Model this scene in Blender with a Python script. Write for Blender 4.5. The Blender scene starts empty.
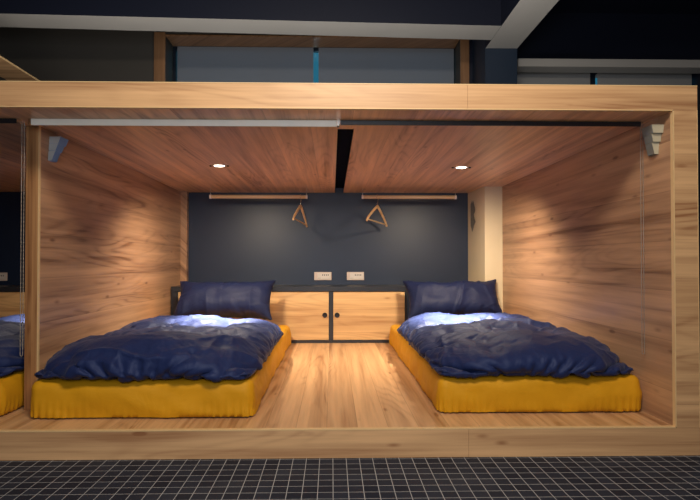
import bpy, bmesh, math, random
import numpy as np
from mathutils import Vector, Matrix, noise as mnoise
scene = bpy.context.scene
col = scene.collection
R = math.radians
LP = 175.0   # watts of a downlight
def cushion(W, L, nx, ny, vol, excess=1.06, seed=0, steps=120, its=6, grav=-3.0, box=None, walls=None,
            z0=0.0, noise=.006, bend=.25, press=60., ofs=(0,0), pre=None, drag=.94, tie=None, lim=None, slope=.9, lump=.0, rim0=.004, front=0., pin=0., round_=0., rimz=.04):
    """two sheets of cloth sewn along their rim, blown up by pressure and let settle; returns the top and bottom grid"""
    rng = np.random.default_rng(seed)
    gx = np.linspace(-W/2, W/2, nx); gy = np.linspace(0, L, ny)
    X, Y = np.meshgrid(gx, gy, indexing='ij')
    P = np.zeros((2, nx, ny, 3)); P[..., 0] = X+ofs[0]; P[..., 1] = Y+ofs[1]
    rim = np.minimum(np.minimum(X+W/2, W/2-X), np.minimum(Y, L-Y))
    P[0, ..., 2] = z0+.02+np.minimum(rim, .04)*.8; P[1, ..., 2] = z0+.02
    def smooth(n):
        for _ in range(3):
            n = (n+np.roll(n, 1, 0)+np.roll(n, -1, 0)+np.roll(n, 1, 1)+np.roll(n, -1, 1))/5
        return n
    for s in (0, 1):
        for c in range(3): P[s, ..., c] += smooth(rng.normal(0, 1, (nx, ny)))*noise*2.5
    if pre is not None: pre(P, X, Y)
    lx = W/(nx-1)*excess; ly = L/(ny-1)*excess; ld = (lx*lx+ly*ly)**.5
    if tie is not None:
        big = rng.normal(0, 1, (nx//8+2, ny//8+2)); ii = np.linspace(0, nx//8, nx); jj = np.linspace(0, ny//8, ny)
        i0 = ii.astype(int); j0 = jj.astype(int); fi = (ii-i0)[:, None]; fj = (jj-j0)[None]
        fi = fi*fi*(3-2*fi); fj = fj*fj*(3-2*fj)
        g = (big[i0][:, j0]*(1-fi)+big[i0+1][:, j0]*fi)*(1-fj)+(big[i0][:, j0+1]*(1-fi)+big[i0+1][:, j0+1]*fi)*fj
        tie = tie*np.clip(1+lump*g, .45, 1.7)*(1+front*np.exp(-(Y/.5)**2))
        tie = (tie*(1-np.exp(-(rim+rim0)/(tie*.24))))[..., None]
    home = np.stack([X+ofs[0]+.010*np.sin(Y*9+seed)*(np.abs(X) > W*.4), Y+ofs[1]+.012*np.sin(X*11+seed*2)], -1)
    nxx, nyy = np.abs(2*X/W), np.abs(2*Y/L-1)
    home[..., 0] *= 1-round_*nyy**10; home[..., 1] = L/2+(home[..., 1]-L/2)*(1-round_*.55*nxx**6)
    V = np.zeros_like(P); dt = 1/60
    def con(A, B, l, ks, kc):
        d = B-A; n = np.sqrt((d*d).sum(-1, keepdims=True))+1e-9
        e = (n-l)/n; e = np.where(e > 0, e*ks, e*kc)*.5*d
        A += e; B -= e
    def sew():
        for sl in ((0, slice(None)), (-1, slice(None)), (slice(None), 0), (slice(None), -1)):
            m = (P[0][sl]+P[1][sl])*.5; P[0][sl] = m; P[1][sl] = m
    for st in range(steps):
        old = P.copy()
        tx = np.gradient(P, axis=1); ty = np.gradient(P, axis=2)
        N = np.cross(tx, ty)              # area-weighted normal, up for both sheets
        volume = (P[0, ..., 2]*N[0, ..., 2]).sum()-(P[1, ..., 2]*N[1, ..., 2]).sum()
        p = press*np.clip(vol/max(volume, 1e-4)-1, -.2, 2.)
        F = N/(W*L/(nx*ny))*p; F[1] *= -1
        V += dt*F; V[..., 2] += dt*grav
        P += V*dt
        for it in range(its):
            for s in (0, 1):
                for Q, l in ((P[s], lx), (P[s].transpose(1, 0, 2), ly)):
                    con(Q[0:-1:2], Q[1::2][:Q[0:-1:2].shape[0]], l, 1, .25)
                    a = Q[1:-1:2]; con(a, Q[2::2][:a.shape[0]], l, 1, .25)
                    for k in range(4):
                        a = Q[k:-2:4]; con(a, Q[k+2::4][:a.shape[0]], 2*l, .0, bend)
                for k in (0, 1):
                    a = P[s][k:-1:2, :-1]; b = P[s][k+1::2, 1:][:a.shape[0]]; con(a, b, ld, .35, .06)
                    a = P[s][k:-1:2, 1:]; b = P[s][k+1::2, :-1][:a.shape[0]]; con(a, b, ld, .35, .06)
            if tie is not None:
                d = P[0]-P[1]; n = np.sqrt((d*d).sum(-1, keepdims=True))+1e-9
                e = np.maximum(n-tie, 0)/n*.5*d; P[0] -= e; P[1] += e
            sew()
            if pin:
                for sl in ((0, slice(None)), (-1, slice(None)), (slice(None), 0), (slice(None), -1)):
                    for s in (0, 1):
                        P[s][sl][..., :2] += (home[sl]-P[s][sl][..., :2])*pin
                        P[s][sl][..., 2] += (z0+rimz-P[s][sl][..., 2])*pin*.6
            if box is not None:
                x0, x1, y0, y1, zt = box; x, y, z = P[..., 0], P[..., 1], P[..., 2]
                out = np.maximum(np.maximum(x0-x, x-x1), np.maximum(y0-y, 0))
                zs = np.where(out < .07, zt-slope*out, -9.)
                m = z < zs; z[m] = zs[m]
                fr = np.where(m, .6, 0.)
                P[..., 0] += (old[..., 0]-P[..., 0])*fr; P[..., 1] += (old[..., 1]-P[..., 1])*fr
            if lim is not None:
                np.clip(P[..., 0], lim[0], lim[1], out=P[..., 0]); np.clip(P[..., 1], lim[2], lim[3], out=P[..., 1])
            if walls is not None:
                np.clip(P[..., 0], walls[0], walls[1], out=P[..., 0]); np.clip(P[..., 2], walls[2], None, out=P[..., 2])
            P[0, 1:-1, 1:-1, 2] = np.maximum(P[0, 1:-1, 1:-1, 2], P[1, 1:-1, 1:-1, 2]+.004)
        V = (P-old)/dt*drag
    return P

def vnoise(x, y, seed):
    """smooth value noise on arrays"""
    rng = np.random.default_rng(seed); G = rng.uniform(-1, 1, (64, 64))
    i = np.floor(x).astype(int); j = np.floor(y).astype(int); f = x-i; g = y-j
    f = f*f*f*(f*(f*6-15)+10); g = g*g*g*(g*(g*6-15)+10)
    a = G[i % 64, j % 64]; b = G[(i+1) % 64, j % 64]; c = G[i % 64, (j+1) % 64]; d = G[(i+1) % 64, (j+1) % 64]
    return (a*(1-f)+b*f)*(1-g)+(c*(1-f)+d*f)*g

def double(A, ax):
    """Catmull-Rom midpoints along one axis of a grid"""
    A = np.moveaxis(A, ax, 0); n = A.shape[0]
    E = np.concatenate([2*A[:1]-A[1:2], A, 2*A[-1:]-A[-2:-1]])
    mid = (-E[:-3]+9*E[1:-2]+9*E[2:-1]-E[3:])/16
    out = np.empty((2*n-1,)+A.shape[1:]); out[0::2] = A; out[1::2] = mid
    return np.moveaxis(out, 0, ax)

def crease(P, layers, seed, rim_amp=.005, rim_freq=26, rim_len=.12):
    """doubles the grids and presses folds into the cloth along its normals"""
    P = double(double(P, 1), 2)
    tx = np.gradient(P, axis=1); ty = np.gradient(P, axis=2); N = np.cross(tx, ty)
    N /= np.linalg.norm(N, axis=-1, keepdims=True)+1e-9; N[1] *= -1
    nx, ny = P.shape[1:3]
    u = np.cumsum(np.linalg.norm(tx, axis=-1), 1 if False else 1); v = np.cumsum(np.linalg.norm(ty, axis=-1), 2)
    I, J = np.meshgrid(np.arange(nx), np.arange(ny), indexing='ij')
    rim = np.minimum(np.minimum(I, nx-1-I)*tx[0, :, ny//2, 0].mean(), np.minimum(J, ny-1-J)*abs(ty[0, nx//2, :, 1]).mean())
    fade = np.clip(rim/.025, 0, 1)
    for s in (0, 1):
        x, y = u[s], v[s]; h = np.zeros((nx, ny))
        for k, (sx, sy, ang, amp, pw, warp) in enumerate(layers):
            q = seed*13+k*7+s*101
            wx = warp*vnoise(x*3.1+5, y*3.1, q+1); wy = warp*vnoise(x*3.1, y*3.1+9, q+2)
            c, d = math.cos(ang), math.sin(ang); a = (x+wx)*c+(y+wy)*d; b = -(x+wx)*d+(y+wy)*c
            r = (1-np.abs(vnoise(a*sx+11, b*sy+3, q)))**pw
            m = np.clip(vnoise(x*2.3+k, y*2.3, q+5)*1.4+.55, 0, 1)
            h += amp*(r-.3)*m
        ra = np.exp(-rim/rim_len)
        along = np.where(np.minimum(I, nx-1-I)*1.0/nx < np.minimum(J, ny-1-J)*1.0/ny, y, x)
        h += rim_amp*ra*vnoise(along*rim_freq+3*vnoise(x*4, y*4, seed+77), rim*5+seed, seed+50+s)
        P[s] += N[s]*(h*fade)[..., None]
    return P

# ------------------------------------------------------------------ helpers
def tag(o, label=None, cat=None, group=None, kind=None):
    if label: o['label'] = label
    if cat: o['category'] = cat
    if group: o['group'] = group
    if kind: o['kind'] = kind
    return o

def empty(name, loc=(0, 0, 0), label=None, cat=None, group=None, rz=0):
    o = bpy.data.objects.new(name, None); col.objects.link(o)
    o.empty_display_size = .05
    o.location = loc; o.rotation_euler = (0, 0, rz)
    return tag(o, label, cat, group)

def finish(name, bm, mat, parent=None, smooth=False, angle=None):
    bmesh.ops.recalc_face_normals(bm, faces=bm.faces)
    me = bpy.data.meshes.new(name); bm.to_mesh(me); bm.free()
    for m in (mat if isinstance(mat, (list, tuple)) else [mat]): me.materials.append(m)
    if smooth:
        me.polygons.foreach_set('use_smooth', [True]*len(me.polygons))
        if angle: me.set_sharp_from_angle(angle=R(angle))
    o = bpy.data.objects.new(name, me); col.objects.link(o)
    if parent is not None: o.parent = parent
    return o

def add_box(bm, a, b, bev=0.0, mi=0, seg=1):
    t = bmesh.new()
    bmesh.ops.create_cube(t, size=1)
    c = [(a[i]+b[i])/2 for i in range(3)]; s = [abs(b[i]-a[i]) for i in range(3)]
    for v in t.verts: v.co = Vector([v.co[i]*s[i]+c[i] for i in range(3)])
    if bev: bmesh.ops.bevel(t, geom=t.edges[:], offset=bev, segments=seg, affect='EDGES', profile=.7)
    for f in t.faces: f.material_index = mi
    merge(bm, t)

def merge(bm, t):
    me = bpy.data.meshes.new('tmp'); t.to_mesh(me); t.free(); bm.from_mesh(me); bpy.data.meshes.remove(me)

def box(name, a, b, mat, parent=None, bev=0.0):
    bm = bmesh.new(); add_box(bm, a, b, bev); return finish(name, bm, mat, parent)

def add_tube(bm, pts, r, seg=10, cap=True, closed=False):
    pts = [Vector(p) for p in pts]; n = len(pts); rings = []
    prev = None
    for i, p in enumerate(pts):
        if closed: d = pts[(i+1) % n]-pts[i-1]
        else: d = pts[min(i+1, n-1)]-pts[max(i-1, 0)]
        d.normalize()
        if prev is None:
            u = d.orthogonal().normalized()
        else:
            u = (prev-d*prev.dot(d)); u = u.normalized() if u.length > 1e-6 else d.orthogonal().normalized()
        prev = u; w = d.cross(u)
        rr = r[i] if isinstance(r, (list, tuple)) else r
        rings.append([bm.verts.new(p+(u*math.cos(2*math.pi*k/seg)+w*math.sin(2*math.pi*k/seg))*rr) for k in range(seg)])
    for i in range(n if closed else n-1):
        a, b = rings[i], rings[(i+1) % n]
        for k in range(seg): bm.faces.new((a[k], a[(k+1) % seg], b[(k+1) % seg], b[k]))
    if cap and not closed:
        bm.faces.new(rings[0][::-1]); bm.faces.new(rings[-1])

def add_lathe(bm, prof, c, axis='z', seg=32, closed=False):
    """profile of (radius, height) pairs turned about an axis through c"""
    rings = []
    for r, h in prof:
        ring = []
        for k in range(seg):
            a = 2*math.pi*k/seg; x, y = r*math.cos(a), r*math.sin(a)
            v = {'z': (x, y, h), 'y': (x, h, y), 'x': (h, x, y)}[axis]
            ring.append(bm.verts.new(Vector(c)+Vector(v)))
        rings.append(ring)
    m = len(rings)
    for i in range(m if closed else m-1):
        a, b = rings[i], rings[(i+1) % m]
        for k in range(seg): bm.faces.new((a[k], a[(k+1) % seg], b[(k+1) % seg], b[k]))
    if not closed:
        for ring in (rings[0], rings[-1]): bm.faces.new(ring)

def add_prism(bm, poly, ext, mi=0):
    """polygon of 3D points pushed along ext"""
    a = [bm.verts.new(p) for p in poly]; b = [bm.verts.new(Vector(p)+Vector(ext)) for p in poly]
    n = len(a); fs = [bm.faces.new(a[::-1]), bm.faces.new(b)]
    for i in range(n): fs.append(bm.faces.new((a[i], a[(i+1) % n], b[(i+1) % n], b[i])))
    for f in fs: f.material_index = mi

# ------------------------------------------------------------------ materials
class NT:
    def __init__(s, name):
        s.m = bpy.data.materials.new(name); s.m.use_nodes = True
        s.t = s.m.node_tree; s.b = s.t.nodes['Principled BSDF']
        s.out = s.t.nodes['Material Output']
    def n(s, typ, **kw):
        x = s.t.nodes.new(typ)
        for k, v in kw.items():
            if hasattr(x, k) and k not in ('Scale',): setattr(x, k, v)
            else: x.inputs[k].default_value = v
        return x
    def l(s, a, b): s.t.links.new(a, b)
    def math(s, op, a, b=None, c=None):
        x = s.t.nodes.new('ShaderNodeMath'); x.operation = op
        for i, v in enumerate((a, b, c)):
            if v is None: continue
            if isinstance(v, (int, float)): x.inputs[i].default_value = v
            else: s.l(v, x.inputs[i])
        return x.outputs[0]
    def noise(s, vec, scale, detail=4, rough=.55, dist=0.0):
        x = s.n('ShaderNodeTexNoise'); s.l(vec, x.inputs['Vector'])
        x.inputs['Scale'].default_value = scale; x.inputs['Detail'].default_value = detail
        x.inputs['Roughness'].default_value = rough; x.inputs['Distortion'].default_value = dist
        return x.outputs['Fac']
    def ramp(s, f, stops):
        x = s.n('ShaderNodeValToRGB'); e = x.color_ramp.elements
        while len(e) < len(stops): e.new(.5)
        for i, (p, c) in enumerate(stops):
            e[i].position = p; e[i].color = (*c, 1)
        s.l(f, x.inputs[0]); return x.outputs['Color']
    def mix(s, f, a, b, mode='MIX'):
        x = s.n('ShaderNodeMix', data_type='RGBA', blend_type=mode)
        for i, v in ((0, f), (6, a), (7, b)):
            if isinstance(v, (int, float)): x.inputs[i].default_value = v
            elif isinstance(v, tuple): x.inputs[i].default_value = (*v, 1)
            else: s.l(v, x.inputs[i])
        return x.outputs[2]
    def bump(s, h, strength=.2, dist=.01):
        x = s.n('ShaderNodeBump'); x.inputs['Strength'].default_value = strength
        x.inputs['Distance'].default_value = dist; s.l(h, x.inputs['Height'])
        s.l(x.outputs[0], s.b.inputs['Normal'])

def srgb(r, g, b):
    f = lambda c: c/12.92 if c <= .04045 else ((c+.055)/1.055)**2.4
    return tuple(f(c/255) for c in (r, g, b))

def plain(name, c, rough=.5, metal=0.0, spec=.5, var=.06, scale=30, bump=0.0):
    t = NT(name); g = t.n('ShaderNodeTexCoord').outputs['Object']
    f = t.noise(g, scale, 4)
    t.l(t.mix(f, tuple(x*(1-var) for x in c), tuple(min(1, x*(1+var)) for x in c)), t.b.inputs['Base Color'])
    t.b.inputs['Roughness'].default_value = rough; t.b.inputs['Metallic'].default_value = metal
    t.b.inputs['Specular IOR Level'].default_value = spec
    if bump: t.bump(t.noise(g, scale*6, 3), bump, .002)
    return t.m

def wood(name, grain, light=(.56, .33, .155), dark=(.24, .105, .038), width=.16, rough=.38, seam=.35, jitter=.16, contrast=1.0, spec=.5, off=0.0, seam_len=0):
    """oak laminate: grain runs along one axis, boards are laid side by side across it"""
    t = NT(name)
    g = t.n('ShaderNodeTexCoord').outputs['Object']
    s = t.n('ShaderNodeSeparateXYZ'); t.l(g, s.inputs[0])
    ax = 'xyz'.index(grain); u = s.outputs[ax]
    o = [s.outputs[i] for i in range(3) if i != ax]
    v = t.math('ADD', t.math('ADD', o[0], o[1]), off)
    vb = t.math('DIVIDE', v, width); pid = t.math('FLOOR', vb); fr = t.math('FRACT', vb)
    w = t.n('ShaderNodeTexWhiteNoise', noise_dimensions='1D'); t.l(pid, w.inputs['W'])
    rnd = w.outputs['Value']
    u2 = t.math('ADD', u, t.math('MULTIPLY', rnd, 9.0))
    def vec(su, sv):
        c = t.n('ShaderNodeCombineXYZ')
        t.l(t.math('MULTIPLY', u2, su), c.inputs[0]); t.l(t.math('MULTIPLY', v, sv), c.inputs[1])
        t.l(t.math('MULTIPLY', rnd, 4.0), c.inputs[2]); return c.outputs[0]
    big = t.noise(vec(.8, 19), 1.0, 4, .55, .35)           # broad streaks
    fine = t.noise(vec(2.0, 85), 1.0, 5, .7, .2)         # fine fibres
    wv = t.noise(vec(.62, 4.6), 1.0, 2, .4, .3)          # growth-ring contours (cathedrals)
    ring = t.math('MULTIPLY', t.math('SINE', t.math('MULTIPLY', wv, 105.0)), .5)
    ring = t.math('POWER', t.math('ADD', ring, .5), 2.5)
    mask = t.noise(vec(.7, 4), 1.0, 1)
    mk = t.n('ShaderNodeMapRange'); t.l(mask, mk.inputs[0]); mk.inputs[1].default_value = .42; mk.inputs[2].default_value = .75
    ring = t.math('MULTIPLY', ring, mk.outputs[0])
    kn = t.n('ShaderNodeTexVoronoi'); t.l(vec(3.2, 9.5), kn.inputs['Vector']); kn.inputs['Scale'].default_value = 1.0
    km = t.n('ShaderNodeMapRange'); t.l(kn.outputs['Distance'], km.inputs[0])
    km.inputs[1].default_value = .02; km.inputs[2].default_value = .12; km.inputs[3].default_value = .35; km.inputs[4].default_value = 0
    h = t.math('ADD', t.math('MULTIPLY', t.math('SUBTRACT', big, .5), 1.35), .43)
    h = t.math('ADD', h, t.math('MULTIPLY', fine, .46))
    h = t.math('SUBTRACT', h, t.math('MULTIPLY', ring, .26))
    h = t.math('SUBTRACT', h, km.outputs[0])
    h = t.math('ADD', h, t.math('MULTIPLY', t.math('SUBTRACT', rnd, .5), jitter))
    h = t.math('ADD', t.math('MULTIPLY', t.math('SUBTRACT', h, .6), contrast), .6)
    mid = tuple((a*.62+b*.38) for a, b in zip(light, dark))
    c = t.ramp(h, [(.22, dark), (.5, mid), (.74, light), (.95, tuple(min(1, x*1.16) for x in light))])
    e = t.math('ABSOLUTE', t.math('SUBTRACT', fr, .5))
    sm = t.n('ShaderNodeMapRange'); t.l(e, sm.inputs[0]); sm.inputs[1].default_value = .5-.0016/width; sm.inputs[2].default_value = .5-.0004/width
    sm.inputs[3].default_value = 0; sm.inputs[4].default_value = seam
    c = t.mix(sm.outputs[0], c, tuple(x*.45 for x in dark))
    t.l(c, t.b.inputs['Base Color'])
    rr = t.math('ADD', t.math('MULTIPLY', fine, .18), rough-.09)
    t.l(rr, t.b.inputs['Roughness']); t.b.inputs['Specular IOR Level'].default_value = spec
    t.bump(h, .12, .002)
    return t.m

def cloth(name, c, rough=.5, sheen=.0, bump=.25, sheen_tint=(1, 1, 1), spec=.5, wr=14.0, spec_tint=(1, 1, 1)):
    t = NT(name); g = t.n('ShaderNodeTexCoord').outputs['Object']
    f = t.noise(g, 9, 4)
    t.l(t.mix(f, tuple(x*.86 for x in c), tuple(x*1.14 for x in c)), t.b.inputs['Base Color'])
    t.b.inputs['Roughness'].default_value = rough; t.b.inputs['Specular IOR Level'].default_value = spec
    t.b.inputs['Sheen Weight'].default_value = sheen; t.b.inputs['Sheen Roughness'].default_value = .4
    t.b.inputs['Sheen Tint'].default_value = (*sheen_tint, 1); t.b.inputs['Specular Tint'].default_value = (*spec_tint, 1)
    n1 = t.noise(g, wr, 5, .6, 1.2); n2 = t.noise(g, wr*45, 2)
    t.bump(t.math('ADD', n1, t.math('MULTIPLY', n2, .03)), bump, .02)
    return t.m

W_L, W_D = (.58, .335, .155), (.27, .118, .045)
M = dict(
    beam=wood('oak_grain_along_x', 'x', (.60, .36, .18), (.28, .125, .055), width=.52, off=.31, jitter=.05, contrast=1.1),
    floor=wood('oak_floor', 'y', (.62, .37, .185), (.27, .12, .05), width=.127, off=.03, jitter=.2, contrast=1.0, rough=.33, seam=.5),
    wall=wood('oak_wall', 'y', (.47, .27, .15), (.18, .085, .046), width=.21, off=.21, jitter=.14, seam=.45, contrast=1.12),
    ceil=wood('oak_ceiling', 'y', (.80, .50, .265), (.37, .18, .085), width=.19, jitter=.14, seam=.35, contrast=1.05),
    door=wood('oak_door', 'x', (.64, .41, .19), (.36, .18, .07), width=.21, off=.12, jitter=.14, seam=.3),
    cap=wood('oak_end_panel', 'z', (.44, .22, .09), (.20, .08, .03), width=.017, jitter=.35, seam=.3),
    strip=plain('oak_edge_banding', (.70, .48, .24), .4),
    pale=wood('pale_beech', 'x', (.54, .38, .21), (.45, .25, .11), width=.05, jitter=.05, seam=0),
    hanger=wood('beech_hanger', 'x', (.74, .50, .26), (.5, .28, .12), width=.05, jitter=.05, seam=0),
    casing=wood('casing_wood', 'z', (.34, .18, .09), (.15, .07, .03), width=.08),
    navy=plain('navy_paint', (.012, .022, .050), .42, scale=5, var=.1, bump=.05),
    dark=plain('dark_navy_ceiling', (.008, .011, .026), .5, scale=4),
    column_navy=plain('blue_navy_paint', (.014, .028, .055), .5),
    taupe=plain('taupe_paint', (.075, .068, .060), .6, scale=3),
    grey=plain('grey_paint', (.54, .52, .49), .55, scale=3),
    cream=plain('cream_plaster', (.68, .56, .37), .65, scale=6, bump=.08),
    patch=plain('worn_plaster', (.22, .20, .17), .8, var=.4, scale=50),
    black=plain('black_steel', (.012, .012, .015), .35),
    frame=plain('charcoal_frame', (.022, .024, .030), .3),
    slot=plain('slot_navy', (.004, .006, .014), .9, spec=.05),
    blackmatt=plain('black_matt', (.008, .008, .009), .6),
    white=plain('white_plastic', (.68, .62, .56), .35),
    plate=plain('outlet_plate', (.66, .54, .46), .35),
    rail=plain('ivory_aluminium', (.86, .82, .73), .35),
    steel=plain('chrome', (.72, .70, .66), .22, metal=1.0),
    chain=plain('bead_chain', (.30, .25, .20), .4),
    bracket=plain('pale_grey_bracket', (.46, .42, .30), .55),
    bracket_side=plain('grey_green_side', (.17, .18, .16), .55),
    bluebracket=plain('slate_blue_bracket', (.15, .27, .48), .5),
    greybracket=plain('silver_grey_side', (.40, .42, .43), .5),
    duvet=cloth('navy_satin', (.012, .021, .080), .55, .09, .3, (.7, .76, 1.0), .32, 16, (.62, .72, 1.0)),
    pillow=cloth('navy_pillowcase', (.006, .011, .046), .6, .03, .2, (.55, .6, .9), .25, 14),
    sheet=cloth('mustard_sheet', (.60, .285, .007), .6, .04, .16, (1, .8, .4), .22, 7),
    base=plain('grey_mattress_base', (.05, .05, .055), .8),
    blind=plain('grey_blind_fabric', (.40, .40, .40), .8, scale=60),
    frame_dark=plain('dark_window_frame', (.012, .02, .035), .45),
)
def glass():
    t = NT('window_glass'); t.t.nodes.remove(t.b)
    a = t.n('ShaderNodeBsdfTransparent'); a.inputs[0].default_value = (.75, .95, .98, 1)
    b = t.n('ShaderNodeBsdfGlossy'); b.inputs['Roughness'].default_value = .03
    m = t.n('ShaderNodeMixShader'); m.inputs[0].default_value = .08
    t.l(a.outputs[0], m.inputs[1]); t.l(b.outputs[0], m.inputs[2]); t.l(m.outputs[0], t.out.inputs[0])
    return t.m
M['glass'] = glass()
def translucent_blind():
    t = NT('translucent_blind'); t.b.inputs['Base Color'].default_value = (.31, .34, .39, 1); t.b.inputs['Roughness'].default_value = .8
    tr = t.n('ShaderNodeBsdfTranslucent'); tr.inputs[0].default_value = (.55, .6, .68, 1)
    m = t.n('ShaderNodeMixShader'); m.inputs[0].default_value = .35
    t.l(t.b.outputs[0], m.inputs[1]); t.l(tr.outputs[0], m.inputs[2]); t.l(m.outputs[0], t.out.inputs[0])
    return t.m
M['blind_sheer'] = translucent_blind()
def emit(name, c, s):
    t = NT(name); t.b.inputs['Base Color'].default_value = (*c, 1)
    t.b.inputs['Emission Color'].default_value = (*c, 1); t.b.inputs['Emission Strength'].default_value = s
    return t.m
M['lens'] = emit('lamp_lens', (1.0, .86, .66), 14)
def tiles():
    t = NT('black_mosaic_tile'); g = t.n('ShaderNodeTexCoord').outputs['Object']
    s = t.n('ShaderNodeSeparateXYZ'); t.l(g, s.inputs[0])
    def cell(o, p, off):
        q = t.math('DIVIDE', t.math('ADD', o, off), p)
        return t.math('FLOOR', q), t.math('MULTIPLY', t.math('SUBTRACT', .5, t.math('ABSOLUTE', t.math('SUBTRACT', t.math('FRACT', q), .5))), p)
    ix, dx = cell(s.outputs[0], .0537, -.004+.0537*100); iy, dy = cell(s.outputs[1], .0505, .0595+.0505*100)
    d = t.math('MINIMUM', dx, dy)
    mr = t.n('ShaderNodeMapRange'); t.l(d, mr.inputs[0]); mr.inputs[1].default_value = .0009; mr.inputs[2].default_value = .0016
    mr.inputs[3].default_value = 1; mr.inputs[4].default_value = 0; grout = mr.outputs[0]
    c = t.n('ShaderNodeCombineXYZ'); t.l(ix, c.inputs[0]); t.l(iy, c.inputs[1])
    w = t.n('ShaderNodeTexWhiteNoise', noise_dimensions='2D'); t.l(c.outputs[0], w.inputs['Vector'])
    tc = t.mix(w.outputs['Value'], (.010, .014, .025), (.019, .025, .040))
    t.l(t.mix(grout, tc, (.36, .36, .36)), t.b.inputs['Base Color'])
    t.l(t.math('ADD', t.math('MULTIPLY', grout, .35), .52), t.b.inputs['Roughness'])
    t.b.inputs['Specular IOR Level'].default_value = .12
    t.bump(t.math('SUBTRACT', 1, grout), .3, .002)
    return t.m
M['tile'] = tiles()

# ------------------------------------------------------------------ the room
def struct(name, a, b, mat):
    return tag(box(name, a, b, mat), kind='structure')
XL, XR, YF, ZT = -4.7, 3.7, -4.0, 3.1
struct('floor', (XL, YF, -.1), (XR, 3.0, 0), M['tile'])
struct('ceiling', (XL, YF, ZT), (XR, 3.0, ZT+.1), M['dark'])
struct('wall_left', (XL-.1, YF, 0), (XL, 3.0, ZT), M['navy'])
struct('wall_right', (XR, YF, 0), (XR+.1, 3.0, ZT), M['navy'])
struct('wall_front', (XL, YF-.1, 0), (XR, YF, ZT), M['taupe'])
# back wall with two window openings above the pods
bm = bmesh.new()
Y0, Y1 = 2.6, 2.9
WZ0, WZ1 = 1.72, 2.86
for x0, x1, z0, z1 in [(XL, XR, 0, WZ0), (XL, -1.52, WZ0, ZT), (-1.52, 1.18, WZ1, ZT), (1.18, 1.66, WZ0, ZT), (1.66, 3.45, 2.62, ZT), (3.45, XR, WZ0, ZT)]:
    add_box(bm, (x0, Y0, z0), (x1, Y1, z1), mi=0)
wb = finish('wall_back', bm, [M['navy'], M['taupe'], M['dark']]); tag(wb, kind='structure')
for p in wb.data.polygons:
    if p.center.z > WZ0:
        p.material_index = 1 if p.center.x < 1.2 else 2

def window(name, x0, x1, z0, z1, y, mull, mat_frame, mw=.012):
    root = empty(name, (0, 0, 0)); tag(root, kind='structure')
    f = bmesh.new(); w = .028
    add_box(f, (x0, y, z0), (x0+w, y+.05, z1)); add_box(f, (x1-w, y, z0), (x1, y+.05, z1))
    add_box(f, (x0+w, y, z0), (x1-w, y+.05, z0+w)); add_box(f, (x0+w, y, z1-w), (x1-w, y+.05, z1))
    finish('window_frame', f, mat_frame, root)
    xs = [x0+w]+list(mull)+[x1-w]
    for m in mull: box('mullion', (m-mw, y, z0+w), (m+mw, y+.05, z1-w), mat_frame, root)
    for i in range(len(xs)-1):
        box('pane', (xs[i]+mw+.001, y+.02, z0+w), (xs[i+1]-mw-.001, y+.026, z1-w), M['glass'], root)
    return root
w1 = window('window_1', -1.52, 1.18, WZ0, WZ1, 2.848, (-.60, .35), M['frame_dark'])
w2 = window('window_2', 1.66, 3.45, WZ0, 2.62, 2.80, (2.487,), M['frame_dark'], .045)
# wooden lining of the wide window: casing boards and a head board
bm = bmesh.new()
add_box(bm, (-1.61, 2.575, WZ0-.1), (-1.51, 2.599, WZ1+.02), .003)
tag(finish('trim_1', bm, M['casing']), kind='structure')
bm = bmesh.new()
add_box(bm, (1.175, 2.575, WZ0-.1), (1.255, 2.599, WZ1+.02), .003)
tag(finish('trim_2', bm, M['casing']), kind='structure')
struct('trim_3', (-1.505, 2.58, WZ1-.015), (1.172, 2.80, WZ1-.001), M['casing'])
# soffit beams
def beam_obj(name, poly, z0, z1, m_under, m_side):
    bm = bmesh.new(); add_prism(bm, [(x, y, z0) for x, y in poly], (0, 0, z1-z0))
    o = finish(name, bm, [m_side, m_under])
    for p in o.data.polygons:
        if p.normal.z < -.5: p.material_index = 1
    return tag(o, kind='structure')
ZS = 2.6
k1 = (1.787-1.662)/(1.319+2.405)
near = lambda x: 1.662+(x+2.405)*k1
far = lambda x: 1.881+(x+2.543)*(2.038-1.881)/(1.272+2.543)
beam_obj('trim_4', [(XL, near(XL)), (1.29, near(1.29)), (1.29, far(1.29)), (XL, far(XL))], ZS, ZT, M['grey'], M['dark'])
beam_obj('trim_5', [(1.292, YF), (1.56, YF), (1.56, 2.2), (1.292, 2.2)], ZS, ZT, M['grey'], M['dark'])
struct('trim_6', (1.29, 2.2, 1.56), (1.56, 2.6, ZT), M['column_navy'])            # painted upper part of the column
beam_obj('trim_7', [(1.66, 2.45), (3.69, 2.45), (3.69, 2.598), (1.66, 2.598)], 2.545, 2.615, M['grey'], M['grey'])
beam_obj('trim_8', [(-2.50, .2), (-2.262, .2), (-2.28, 2.598), (-2.505, 2.598)], 2.2, 2.214, M['beam'], M['strip'])

# roller blinds drawn over the windows
def flat_blind(x0, x1, zb, zt, y, mat, label, group):
    r = empty('window_blind', ((x0+x1)/2, y, zb), label, 'blind', group)
    w = (x1-x0)/2
    bm = bmesh.new(); add_box(bm, (-w, 0, .02), (w, .002, zt-zb)); finish('blind_fabric', bm, mat, r)
    bm = bmesh.new(); add_tube(bm, [(-w, .022, zt-zb-.025), (w, .022, zt-zb-.025)], .018, 14); finish('roller', bm, M['grey'], r, True, 40)
    bm = bmesh.new(); add_box(bm, (-w, -.008, 0), (w, .01, .022), .003); finish('bottom_bar', bm, M['grey'], r)
    return r
flat_blind(-1.465, -.178, 1.735, 2.842, 2.80, M['blind_sheer'], 'left of two grey blinds drawn over wide window above pod', 'blinds on the wide window')
flat_blind(-.128, 1.165, 1.735, 2.842, 2.80, M['blind_sheer'], 'right of two grey blinds drawn over wide window above pod', 'blinds on the wide window')
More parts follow.
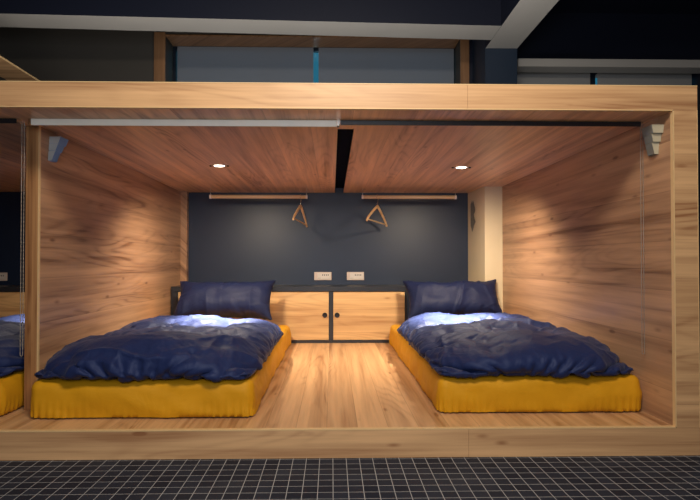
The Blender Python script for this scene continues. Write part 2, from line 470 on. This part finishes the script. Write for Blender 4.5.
flat_blind(1.68, 2.452, 1.735, 2.60, 2.74, M['blind'], 'grey window blind above pod roof, just right of navy column', 'blinds on the right window')
flat_blind(2.522, 3.43, 1.735, 2.60, 2.74, M['blind'], 'grey window blind at far right above pod roof corner', 'blinds on the right window')

# ------------------------------------------------------------------ the pod: one built-in oak carcass over two bays
FZ, CZ, TZ = .118, 1.43, 1.536
PL, PX, PXO = -4.15, 1.42, 1.523     # left end (out of frame), inner and outer face of the right post
pod = empty('sleeping_pod', (0, 0, 0), 'long oak sleeping pod with beam, post and raised floor on tiles', 'sleeping pod')
box('platform', (PL, .02, .001), (1.522, 2.595, FZ), M['floor'], pod)
box('riser', (PL, 0, .001), (.56, .0195, FZ-.004), M['beam'], pod)
box('riser', (.561, 0, .001), (PXO, .0195, FZ-.004), M['beam'], pod)
box('floor_edge_strip', (PL, -.001, FZ-.0038), (PX, .0195, FZ+.0008), M['strip'], pod)
box('front_beam', (PL, 0, CZ+.004), (.56, .018, TZ-.004), M['beam'], pod)
box('front_beam', (.561, 0, CZ+.004), (PXO, .018, TZ-.004), M['beam'], pod)
box('beam_edge_strip', (PL, -.001, TZ-.0038), (PXO, .018, TZ), M['strip'], pod)
box('beam_edge_strip', (PL, -.001, CZ), (PX, .018, CZ+.0038), M['strip'], pod)
box('front_post', (PX+.004, 0, FZ-.0035), (PXO-.003, .018, CZ+.0035), M['beam'], pod)
box('post_edge_strip', (PX-.0002, -.001, FZ+.001), (PX+.0038, .018, CZ), M['strip'], pod)
box('post_edge_strip', (PXO-.0028, -.001, FZ-.0035), (PXO, .018, CZ+.0035), M['strip'], pod)
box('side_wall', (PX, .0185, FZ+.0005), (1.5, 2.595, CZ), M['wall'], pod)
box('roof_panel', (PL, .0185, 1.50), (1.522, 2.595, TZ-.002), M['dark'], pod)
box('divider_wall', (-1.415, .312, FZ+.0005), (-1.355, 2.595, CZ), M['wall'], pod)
box('divider_end_strip', (-1.415, .298, FZ+.0005), (-1.3595, .3118, CZ), M['cap'], pod)
box('divider_corner_strip', (-1.359, .2978, FZ+.0005), (-1.3548, .3118, CZ), M['strip'], pod)
# ceiling boards either side of the slot
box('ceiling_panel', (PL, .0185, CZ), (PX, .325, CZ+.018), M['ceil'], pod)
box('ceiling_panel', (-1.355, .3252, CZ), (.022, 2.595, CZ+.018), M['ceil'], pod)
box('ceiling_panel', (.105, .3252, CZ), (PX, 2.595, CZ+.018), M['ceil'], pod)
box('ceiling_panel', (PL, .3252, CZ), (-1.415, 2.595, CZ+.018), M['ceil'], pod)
box('ceiling_edge_strip', (.0222, .3252, CZ+.0002), (.0262, 2.595, CZ+.018), M['strip'], pod)
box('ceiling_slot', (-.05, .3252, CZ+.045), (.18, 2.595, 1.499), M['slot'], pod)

# column inside the bay
bm = bmesh.new(); add_prism(bm, [(1.272, 2.17, FZ+.0005), (1.4195, 2.17, FZ+.0005), (1.4195, 2.598, FZ+.0005), (1.243, 2.598, FZ+.0005)], (0, 0, CZ-FZ-.001))
cl = tag(finish('trim_9', bm, M['cream']), kind='structure')
box('corner_post', (-1.3545, 2.54, .598), (-1.297, 2.5955, CZ-.0005), M['wall'], pod)
random.seed(5)
bm = bmesh.new(); poly = []
for k in range(26):
    a = 2*math.pi*k/26
    poly.append((1.2480, 2.49+.105*math.cos(a)*(1+.35*random.uniform(-1, 1)), 1.22+.125*math.sin(a)*(1+.25*random.uniform(-1, 1))))
add_prism(bm, poly, (.0009, 0, 0))
tag(finish('worn_patch', bm, M['patch']), 'dark worn patch on the cream column beside the navy wall', 'wall patch')

# ------------------------------------------------------------------ cabinets against the back wall
def cabinet(x0, x1, stiles, doors, label):
    r = empty('low_cabinet', ((x0+x1)/2, 2.255, FZ), label, 'cabinet'); ox = (x0+x1)/2
    def b(n, a, c, m, p=r, bev=.0): return box(n, (a[0]-ox, a[1]-2.255, a[2]-FZ), (c[0]-ox, c[1]-2.255, c[2]-FZ), m, p, bev)
    ZB, ZTOP, KZ = .119, .594, .353
    b('carcass', (x0+.004, 2.28, ZB+.024), (x1-.004, 2.594, ZTOP-.043), M['blackmatt'])
    b('top_panel', (x0, 2.248, ZTOP-.042), (x1, 2.596, ZTOP), M['frame'], bev=.002)
    b('bottom_rail', (x0, 2.253, ZB), (x1, 2.279, ZB+.023), M['frame'], bev=.001)
    for s0, s1 in stiles: b('stile', (s0, 2.253, ZB+.0232), (s1, 2.279, ZTOP-.0425), M['frame'], bev=.001)
    for d0, d1, kx in doors:
        d = b('door', (d0+.002, 2.257, ZB+.025), (d1-.002, 2.277, ZTOP-.045), M['door'], bev=.0015)
        if kx is not None:
            bm = bmesh.new()
            add_lathe(bm, [(.0, -.002), (.006, -.002), (.008, -.007), (.013, -.009), (.0195, -.009), (.0215, -.006), (.0215, .001), (.0, .001)],
                      (kx-ox, 2.257-2.255-.0015, KZ-FZ), 'y', 28)
            finish('knob', bm, M['black'], d, True, 40)
    return r
cabinet(-1.346, .634, [(-1.346, -1.291), (-.70, -.676), (-.025, .009), (.616, .634)],
        [(-1.291, -.70, None), (-.676, -.025, -.060), (.009, .616, .043)], 'low black-framed cabinet with oak doors between the two beds')
cabinet(-4.0, -1.427, [(-4.0, -3.96), (-3.0, -2.966), (-2.2, -2.17), (-1.47, -1.427)],
        [(-2.966, -2.2, None), (-2.17, -1.47, None), (-3.96, -3.0, None)], 'low cabinet of the next bay, left of the divider')

# ------------------------------------------------------------------ wall outlets
def outlet(x, z, label):
    r = empty('wall_outlet', (x, 2.6, z), label, 'outlet', 'wall outlets')
    w, h = .0785, .037
    box('plate', (-w, -.009, -h), (w, -.0005, h), M['plate'], r, .003)
    box('socket_face', (-w+.028, -.0112, -h+.012), (w-.006, -.0092, h-.01), M['white'], r, .0008)
    for i in range(4):
        x0 = -.005+i*.0165
        box('slot', (x0, -.0122, .004), (x0+.007, -.0114, .016), M['blackmatt'], r)
    box('switch_mark', (-w+.032, -.0122, -.019), (-w+.06, -.0114, -.0165), M['bracket_side'], r)
    return r
outlet(-.083, .672, 'wall outlet on navy wall above left door of the low cabinet')
outlet(.213, .672, 'wall outlet on navy wall above right door of the low cabinet')
outlet(-2.99, .668, 'wall outlet on the dark back wall of the left bay')

# ------------------------------------------------------------------ downlights
def downlight(x, y, label, power, grp='ceiling downlights'):
    r = empty('downlight', (x, y, CZ), label, 'downlight', grp)
    bm = bmesh.new(); add_lathe(bm, [(.034, -.0005), (.034, -.0035), (.038, -.005), (.046, -.004), (.048, -.0005)], (0, 0, 0), 'z', 40, closed=True)
    finish('trim_ring', bm, M['white'], r, True, 40)
    bm = bmesh.new(); add_lathe(bm, [(.0, -.001), (.0335, -.001), (.0335, -.0026), (.0, -.0036)], (0, 0, 0), 'z', 40)
    finish('lens', bm, M['lens'], r, True, 40)
    for s in (-1, 1): box('spring_clip', (s*.0565-.007, -.008, -.007), (s*.0565+.007, .008, -.0008), M['blackmatt'], r, .002)
    l = bpy.data.lights.new('downlight_lamp', 'SPOT'); l.energy = power; l.color = (1.0, .82, .60)
    l.spot_size = R(152); l.spot_blend = 1.0; l.shadow_soft_size = .09
    o = bpy.data.objects.new('downlight_lamp', l); col.objects.link(o); o.location = (0, .004, -.012); o.rotation_euler = (R(20), 0, 0); o.parent = r
    l = bpy.data.lights.new('downlight_beam', 'SPOT'); l.energy = power*7; l.color = (1.0, .86, .68)
    l.spot_size = R(44); l.spot_blend = 1.0; l.shadow_soft_size = .03
    o = bpy.data.objects.new('downlight_beam', l); col.objects.link(o); o.location = (0, .004, -.012); o.rotation_euler = (R(5), 0, 0); o.parent = r
    return r
downlight(-.735, 1.27, 'glowing round downlight in the oak ceiling above the left bed', LP)
downlight(.858, 1.30, 'glowing round downlight in the oak ceiling above the right bed', LP)
downlight(-1.84, 1.30, 'round ceiling downlight of the next bay behind the divider', LP*.32)

# ------------------------------------------------------------------ hanging rails and hangers
def rail(x0, x1, label):
    r = empty('hanging_rail', ((x0+x1)/2, 2.27, 1.351), label, 'clothes rail', 'clothes rails'); w = (x1-x0)/2
    bm = bmesh.new(); add_tube(bm, [(-w+.012, 0, 0), (w-.012, 0, 0)], .0155, 18); finish('rod', bm, M['pale'], r, True, 40)
    for s in (-1, 1):
        bm = bmesh.new(); add_tube(bm, [(s*(w-.0125), 0, 0), (s*(w+.002), 0, 0)], .0175, 18); finish('end_cap', bm, M['white'], r, True, 40)
        bm = bmesh.new(); add_tube(bm, [(s*(w-.006), 0, .0165), (s*(w-.006), 0, CZ-.002-1.351)], .0016, 8); finish('cord', bm, M['white'], r, True)
    return r
rail(-1.03, -.21, 'pale wooden rail hanging under left ceiling panel, above left pillow')
rail(.254, 1.056, 'pale wooden rail hanging under right ceiling panel, above right pillow')
def hanger(x, rz, label, tilt):
    r = empty('coat_hanger', (x, 2.27, 1.351), label, 'hanger', 'wooden hangers', rz)
    bm = bmesh.new(); pts = []
    for k in range(17):
        a = R(-40+k*(250/16)); pts.append((.021*math.cos(a), 0, .021*math.sin(a)-.0015))
    pts = [(0, 0, -.075), (0, 0, -.052), (.006, 0, -.036)]+[p for p in pts]
    add_tube(bm, pts, .0022, 8); finish('hook', bm, M['steel'], r, True)
    ct, st = math.cos(tilt), math.sin(tilt)
    rot = lambda x, z: (x*ct-(z+.07)*st, 0, x*st+(z+.07)*ct-.07)
    bm = bmesh.new()
    for s in (-1, 1):
        P = []; rad = []
        for k in range(11):
            f = k/10
            xx = s*.215*f; zz = -.079-.135*f**1.15-(.01*max(0, f-.85)/.15)
            a = rot(xx, zz); P.append((a[0], 0, a[2])); rad.append(.0135-.003*f)
        add_tube(bm, P, rad, 12)
    for v in bm.verts: v.co.y *= .75
    finish('shoulder_arm', bm, M['hanger'], r, True, 50)
    bm = bmesh.new(); a = rot(-.198, -.213); b = rot(.198, -.213); add_tube(bm, [a, b], .0062, 10); finish('trouser_bar', bm, M['pale'], r, True, 50)
    return r
hanger(-.265, R(78), 'wooden coat hanger turned almost edge-on, on the left rail', R(-4))
hanger(.386, R(62), 'wooden coat hanger facing out, on the right rail', R(-3))

# ------------------------------------------------------------------ pod roller blinds, rolled up under the front ceiling
def chain_bm(x, y, zt, zb, d):
    bm = bmesh.new(); pts = []
    n = int((zt-zb)/.009)
    for i in range(n+1): pts.append((x-d, y, zt-(zt-zb-d)*i/n))
    for k in range(1, 8): a = math.pi*k/8; pts.append((x-d*math.cos(a), y, zb+d-d*math.sin(a)))
    for i in range(n+1): pts.append((x+d, y+.0, zb+d+(zt-zb-d)*i/n))
    rad = [.0019 if i % 2 else .001 for i in range(len(pts))]
    add_tube(bm, pts, rad, 6); return bm
def pod_blind(x0, x1, z0, y0, y1, mat, matbar, chain_x, label):
    ox = (x0+x1)/2
    r = empty('roller_blind', (ox, (y0+y1)/2, z0), label, 'roller blind', 'rolled-up pod blinds'); oy = (y0+y1)/2
    box('head_rail', (x0-ox, y0-oy+.004, z0+.006-z0), (x1-ox, y1-oy, CZ-.0006-z0), mat, r, .001)
    box('bottom_bar', (x0-ox, y0-oy, 0), (x1-ox, y0-oy+.0035, CZ-.001-z0), matbar, r, .0008)
    for s, x in ((-1, x0-ox), (1, x1-ox)):
        box('end_bracket', (x+s*.001, y0-oy, .004), (x+s*.013, y1-oy, CZ-.0006-z0), M['steel'], r, .001)
    if chain_x is not None:
        bm = chain_bm(chain_x-ox, y1-oy+.004, CZ-.012-z0, .385-z0, .0055); finish('bead_chain', bm, M['chain'], r, True)
    return r
pod_blind(-1.320, .020, 1.400, .168, .196, M['rail'], M['rail'], None, 'ivory rail of rolled-up blind across the left half of the opening')
pod_blind(.037, 1.385, 1.408, .168, .190, M['black'], M['black'], 1.404, 'black rolled-up blind with bead chain across the right half of opening')
pod_blind(-2.76, -1.384, 1.408, .168, .190, M['black'], M['black'], -1.368, 'black rolled-up blind with bead chain left of the divider')

# ------------------------------------------------------------------ stepped brackets on the side walls
def bracket(loc, rz, mats, label, H=.118):
    r = empty('stepped_bracket', loc, label, 'bracket', None, rz)
    # fixed to a wall at local x = 0, standing out towards -x; steps on the local -y end
    bm = bmesh.new()
    lev = [(0, .034, .00, .052), (.038, .068, .018, .040), (.072, H, .034, .026)]     # down0, down1, y of the step face, stand-out
    top = .054; yb = .075
    def out(d): return .054-.036*d/H
    for d0, d1, y0, _ in lev:
        pts = [(-.0006, y0, -d0), (-.0006, y0+.006, -d1), (-out(d1), y0+.006, -d1), (-out(d0), y0, -d0)]
        a = [bm.verts.new(p) for p in pts]; b = [bm.verts.new((p[0], yb+ .012*(d0 if i in (0, 3) else d1)/H, p[2])) for i, p in enumerate(pts)]
        fs = [bm.faces.new(a), bm.faces.new(b[::-1])]
        for i in range(4): fs.append(bm.faces.new((a[i], b[i], b[(i+1) % 4], a[(i+1) % 4])))
        fs[0].material_index = 0
    for d0, d1, y0 in ((.034, .038, .02), (.068, .072, .036)):
        add_box(bm, (-out(d1), y0, -d1), (-.0006, yb, -d0), mi=1)
    o = finish('bracket_body', bm, mats, r)
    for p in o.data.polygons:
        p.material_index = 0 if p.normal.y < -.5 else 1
    return r
bracket((1.42, .058, 1.388), 0, [M['bracket'], M['bracket_side']], 'small grey stepped bracket high on the right wall')
bracket((-1.355, .458, 1.402), math.pi, [M['bluebracket'], M['bluebracket'], M['greybracket']], 'small blue-grey stepped bracket high on the divider wall')
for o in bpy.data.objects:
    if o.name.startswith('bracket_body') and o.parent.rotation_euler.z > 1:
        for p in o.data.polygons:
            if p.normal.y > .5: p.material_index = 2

# ------------------------------------------------------------------ mattresses
def mattress(x0, x1, y0, y1, label, seed):
    cx, cy = (x0+x1)/2, (y0+y1)/2; w, l = (x1-x0)/2, (y1-y0)/2; h = .165
    r = empty('mattress', (cx, cy, FZ), label, 'mattress', 'low mattresses in the pod')
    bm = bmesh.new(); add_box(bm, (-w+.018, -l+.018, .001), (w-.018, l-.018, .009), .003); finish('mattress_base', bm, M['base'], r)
    # rounded box as loops around the plan, from the hem up the side and over the top
    bm = bmesh.new(); rc = .045
    def outline(n=520):
        pts = []; segs = []
        st = 2*(w+l)*2/n
        cor = [(w-rc, l-rc, 0), (-w+rc, l-rc, 90), (-w+rc, -l+rc, 180), (w-rc, -l+rc, 270)]
        for i, (ax, ay, a0) in enumerate(cor):
            for k in range(13):
                a = R(a0+k*7.5); pts.append((ax+rc*math.cos(a), ay+rc*math.sin(a), math.cos(a), math.sin(a)))
            bx, by, b0 = cor[(i+1) % 4]
            p = (ax+rc*math.cos(R(a0+90)), ay+rc*math.sin(R(a0+90))); q = (bx+rc*math.cos(R(b0)), by+rc*math.sin(R(b0)))
            d = math.hypot(q[0]-p[0], q[1]-p[1]); m = max(2, int(d/.008))
            for k in range(1, m): f = k/m; pts.append((p[0]+(q[0]-p[0])*f, p[1]+(q[1]-p[1])*f, math.cos(R(b0)), math.sin(R(b0))))
        return pts
    o = outline(); n = len(o)
    prof = [(.012, .006), (.004, .008), (.001, .022), (0, .034), (-.002, .05), (-.003, .07), (-.003, .09), (-.001, .11), (.001, .126), (.006, .141), (.014, .153), (.026, .161), (.045, .165)]
    rings = []
    for pi, (ins, z) in enumerate(prof):
        ring = []
        for i, (x, y, nx, ny) in enumerate(o):
            low = max(0, 1-(z-.012)/.075)
            cornerness = max(0, 1-min(math.hypot(abs(x)-w, abs(y)-l)/.3, 1))
            s = i*.008
            g = math.sin(s*2*math.pi/.032+2*mnoise.noise((s*9, seed, 0)))*.0045*low*(cornerness*.9+.1+.35*max(0, mnoise.noise((s*4, seed+3, 0))))
            wv = .007*mnoise.noise((x*4, y*4, z*9+seed))+.010*max(0, mnoise.noise((x*3+y*3+z*9, z*16, seed+5)))**1.0+.0055*mnoise.noise((x*13+z*14, y*13+z*14, z*12+seed*2))
            zz = z+(.003*mnoise.noise((x*7, y*7, seed+9)) if .02 < z else 0)+.004*low*math.sin(s*30)*cornerness*(z > .02)
            d = ins-(g+wv)*(1 if pi > 0 else 0)
            ring.append(bm.verts.new((max(-w-.007, min(w+.007, x-nx*d)), y-ny*d, zz)))
        rings.append(ring)
    for k, (f, z) in enumerate(((.86, .1665), (.6, .167), (.25, .167))):
        ring = []
        for (x, y, nx, ny) in o:
            xi, yi = x-nx*.045, y-ny*.045
            m = min(w, l)*(1-f); ring.append(bm.verts.new((max(-w+m, min(w-m, xi)) if abs(xi) > w-m else xi, max(-l+m, min(l-m, yi)) if abs(yi) > l-m else yi, z)))
        rings.append(ring)
    for a, b in zip(rings, rings[1:]):
        for k in range(n): bm.faces.new((a[k], a[(k+1) % n], b[(k+1) % n], b[k]))
    bm.faces.new(rings[0][::-1]); bm.faces.new(rings[-1])
    bmesh.ops.remove_doubles(bm, verts=bm.verts, dist=.0002)
    finish('fitted_sheet', bm, M['sheet'], r, True, 60)
    return r
MY1 = 2.2
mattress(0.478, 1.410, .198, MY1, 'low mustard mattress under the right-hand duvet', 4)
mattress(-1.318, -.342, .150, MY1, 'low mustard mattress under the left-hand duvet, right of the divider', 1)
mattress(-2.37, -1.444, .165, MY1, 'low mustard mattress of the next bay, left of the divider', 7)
MT = .165

def sewn(name, P, mat, parent=None, sub=1):
    """closed mesh from two grids that share their rim"""
    _, nx, ny, _ = P.shape
    bm = bmesh.new(); T = [[bm.verts.new(P[0, i, j]) for j in range(ny)] for i in range(nx)]
    B = [[T[i][j] if i in (0, nx-1) or j in (0, ny-1) else bm.verts.new(P[1, i, j]) for j in range(ny)] for i in range(nx)]
    for i in range(nx-1):
        for j in range(ny-1):
            bm.faces.new((T[i][j], T[i+1][j], T[i+1][j+1], T[i][j+1]))
            q = (B[i][j], B[i][j+1], B[i+1][j+1], B[i+1][j])
            if len(set(q)) == 4 and not (q[0] is T[i][j] and q[1] is T[i][j+1] and q[2] is T[i+1][j+1] and q[3] is T[i+1][j]):
                try: bm.faces.new(q)
                except ValueError: pass
    o = finish(name, bm, mat, parent, True)
    if sub:
        m = o.modifiers.new('smooth', 'SUBSURF'); m.levels = sub; m.render_levels = sub
    return o

def duvet(cx, y0, W, L, hw, wall, seed, label, excess=1.11, lim=None):
    P = cushion(W, L, 80, 126, .17, excess=excess, seed=seed, steps=150, its=6, box=(-hw, hw, .02, 9, MT+.006), walls=wall, z0=MT+.01,
                tie=.132, lump=.28, press=90., bend=.22, noise=.012, grav=-1., lim=lim or (-W/2-.012, W/2+.012, -.012, L+.02), slope=.6, rim0=.075, front=.35, pin=.25, round_=.075, rimz=.014)
    P = crease(P, [(3, 11, .15, .016, 2.2, .12), (9, 3, -.25, .010, 2.5, .10), (8, 14, .7, .007, 2.5, .08), (17, 26, -.5, .0035, 2, .06)], seed, .0045)
    np.clip(P[..., 0], wall[0]-.002, wall[1]+.002, out=P[..., 0])
    x, y, z = P[..., 0], P[..., 1], P[..., 2]
    m = (np.abs(x) < hw+.01)&(y > .012); z[m] = np.maximum(z[m], MT+.0065)
    o = sewn('duvet', P, M['duvet'], sub=0); o.location = (cx, y0, FZ)
    return tag(o, label, 'duvet', 'navy duvets')
# local frames: x about the middle of the mattress, y from the front hem of the duvet
duvet(-.832, .125, 1.0, 1.54, .478, (-.500, 9, .002), 3, 'rumpled navy satin duvet on the left bed', lim=(-.498, .497, -.014, 1.56))
dr = duvet(.943, .172, .95, 1.64, .457, (-9, .474, .002), 11, 'rumpled navy satin duvet on the right bed', lim=(-.474, .474, -.014, 1.66))
dl = dr.copy(); col.objects.link(dl); dl.location = (-1.909, .140, FZ); dl['label'] = 'navy satin duvet of the next bay, cut off at left edge'

def pillow(loc, tilt, rz, roll, seed, label, W=.76, H=.375):
    P = cushion(W, H, 58, 36, .034, excess=1.03, seed=seed, steps=80, its=8, grav=0, tie=.2, lump=.1, press=90., bend=.5, noise=.006)
    P[..., 1] -= P[..., 1].min(); P[..., 2] -= P[1, ..., 2].min()
    P = crease(P, [(3, 7, 1.1, .014, 2.2, .1), (9, 12, .3, .006, 2.5, .08), (4, 16, 1.4, .006, 2.5, .06)], seed, .006, 30, .08)
    o = sewn('pillow', P, M['pillow'], sub=0)
    o.rotation_euler = (tilt, roll, rz); o.location = loc
    return tag(o, label, 'pillow', 'navy pillows')
pillow((-.842, 1.94, FZ+MT+.006), R(52), R(-1), 0, 21, 'navy pillow propped against the cabinet at the left bed head')
pillow((.972, 1.99, FZ+MT+.006), R(52), R(1), 0, 22, 'navy pillow propped at the right bed head beside the cream column')

# ------------------------------------------------------------------ light
def area(name, loc, rot, sx, sy, power, c):
    l = bpy.data.lights.new(name, 'AREA'); l.shape = 'RECTANGLE'; l.size = sx; l.size_y = sy; l.energy = power; l.color = c
    o = bpy.data.objects.new(name, l); col.objects.link(o); o.location = loc; o.rotation_euler = rot
    return o
area('corridor_lamp', (.15, -1.45, 2.45), (R(26), 0, 0), .9, .4, 50, (1.0, .86, .70))
area('front_fill', (-.05, -2.45, 1.25), (R(88), 0, R(0)), 1.3, .8, 25, (.90, .94, 1.0))  # added frontal fill just behind the camera, stands for no real source
area('uplight_fill', (-.4, 1.0, 1.56), (R(180), 0, 0), 3.4, .3, 21, (1.0, .93, .84))  # added unseen uplight on the pod roof, brightens soffits and blinds
wd = bpy.data.worlds.new('dusk'); scene.world = wd; wd.use_nodes = True
bg = wd.node_tree.nodes['Background']; bg.inputs[0].default_value = (.10, .42, .62, 1); bg.inputs[1].default_value = .38

# ------------------------------------------------------------------ camera
cam = bpy.data.cameras.new('camera'); co = bpy.data.objects.new('camera', cam); col.objects.link(co)
F = 520.0; cam.sensor_width = 36; cam.lens = F/700*36
cam.shift_x = (350-342.4)/700; cam.shift_y = (255-250)/700
yaw = math.atan((342.4-332)/F); pitch = math.atan(7/F)
co.location = (0, -2.13, .80); co.rotation_euler = (math.pi/2+pitch, 0, -yaw); cam.clip_start = .05
scene.camera = co
vs = scene.view_settings; vs.view_transform = 'Standard'; vs.look = 'None'; vs.gamma = 1; vs.exposure = 0.0; vs.use_curve_mapping = False
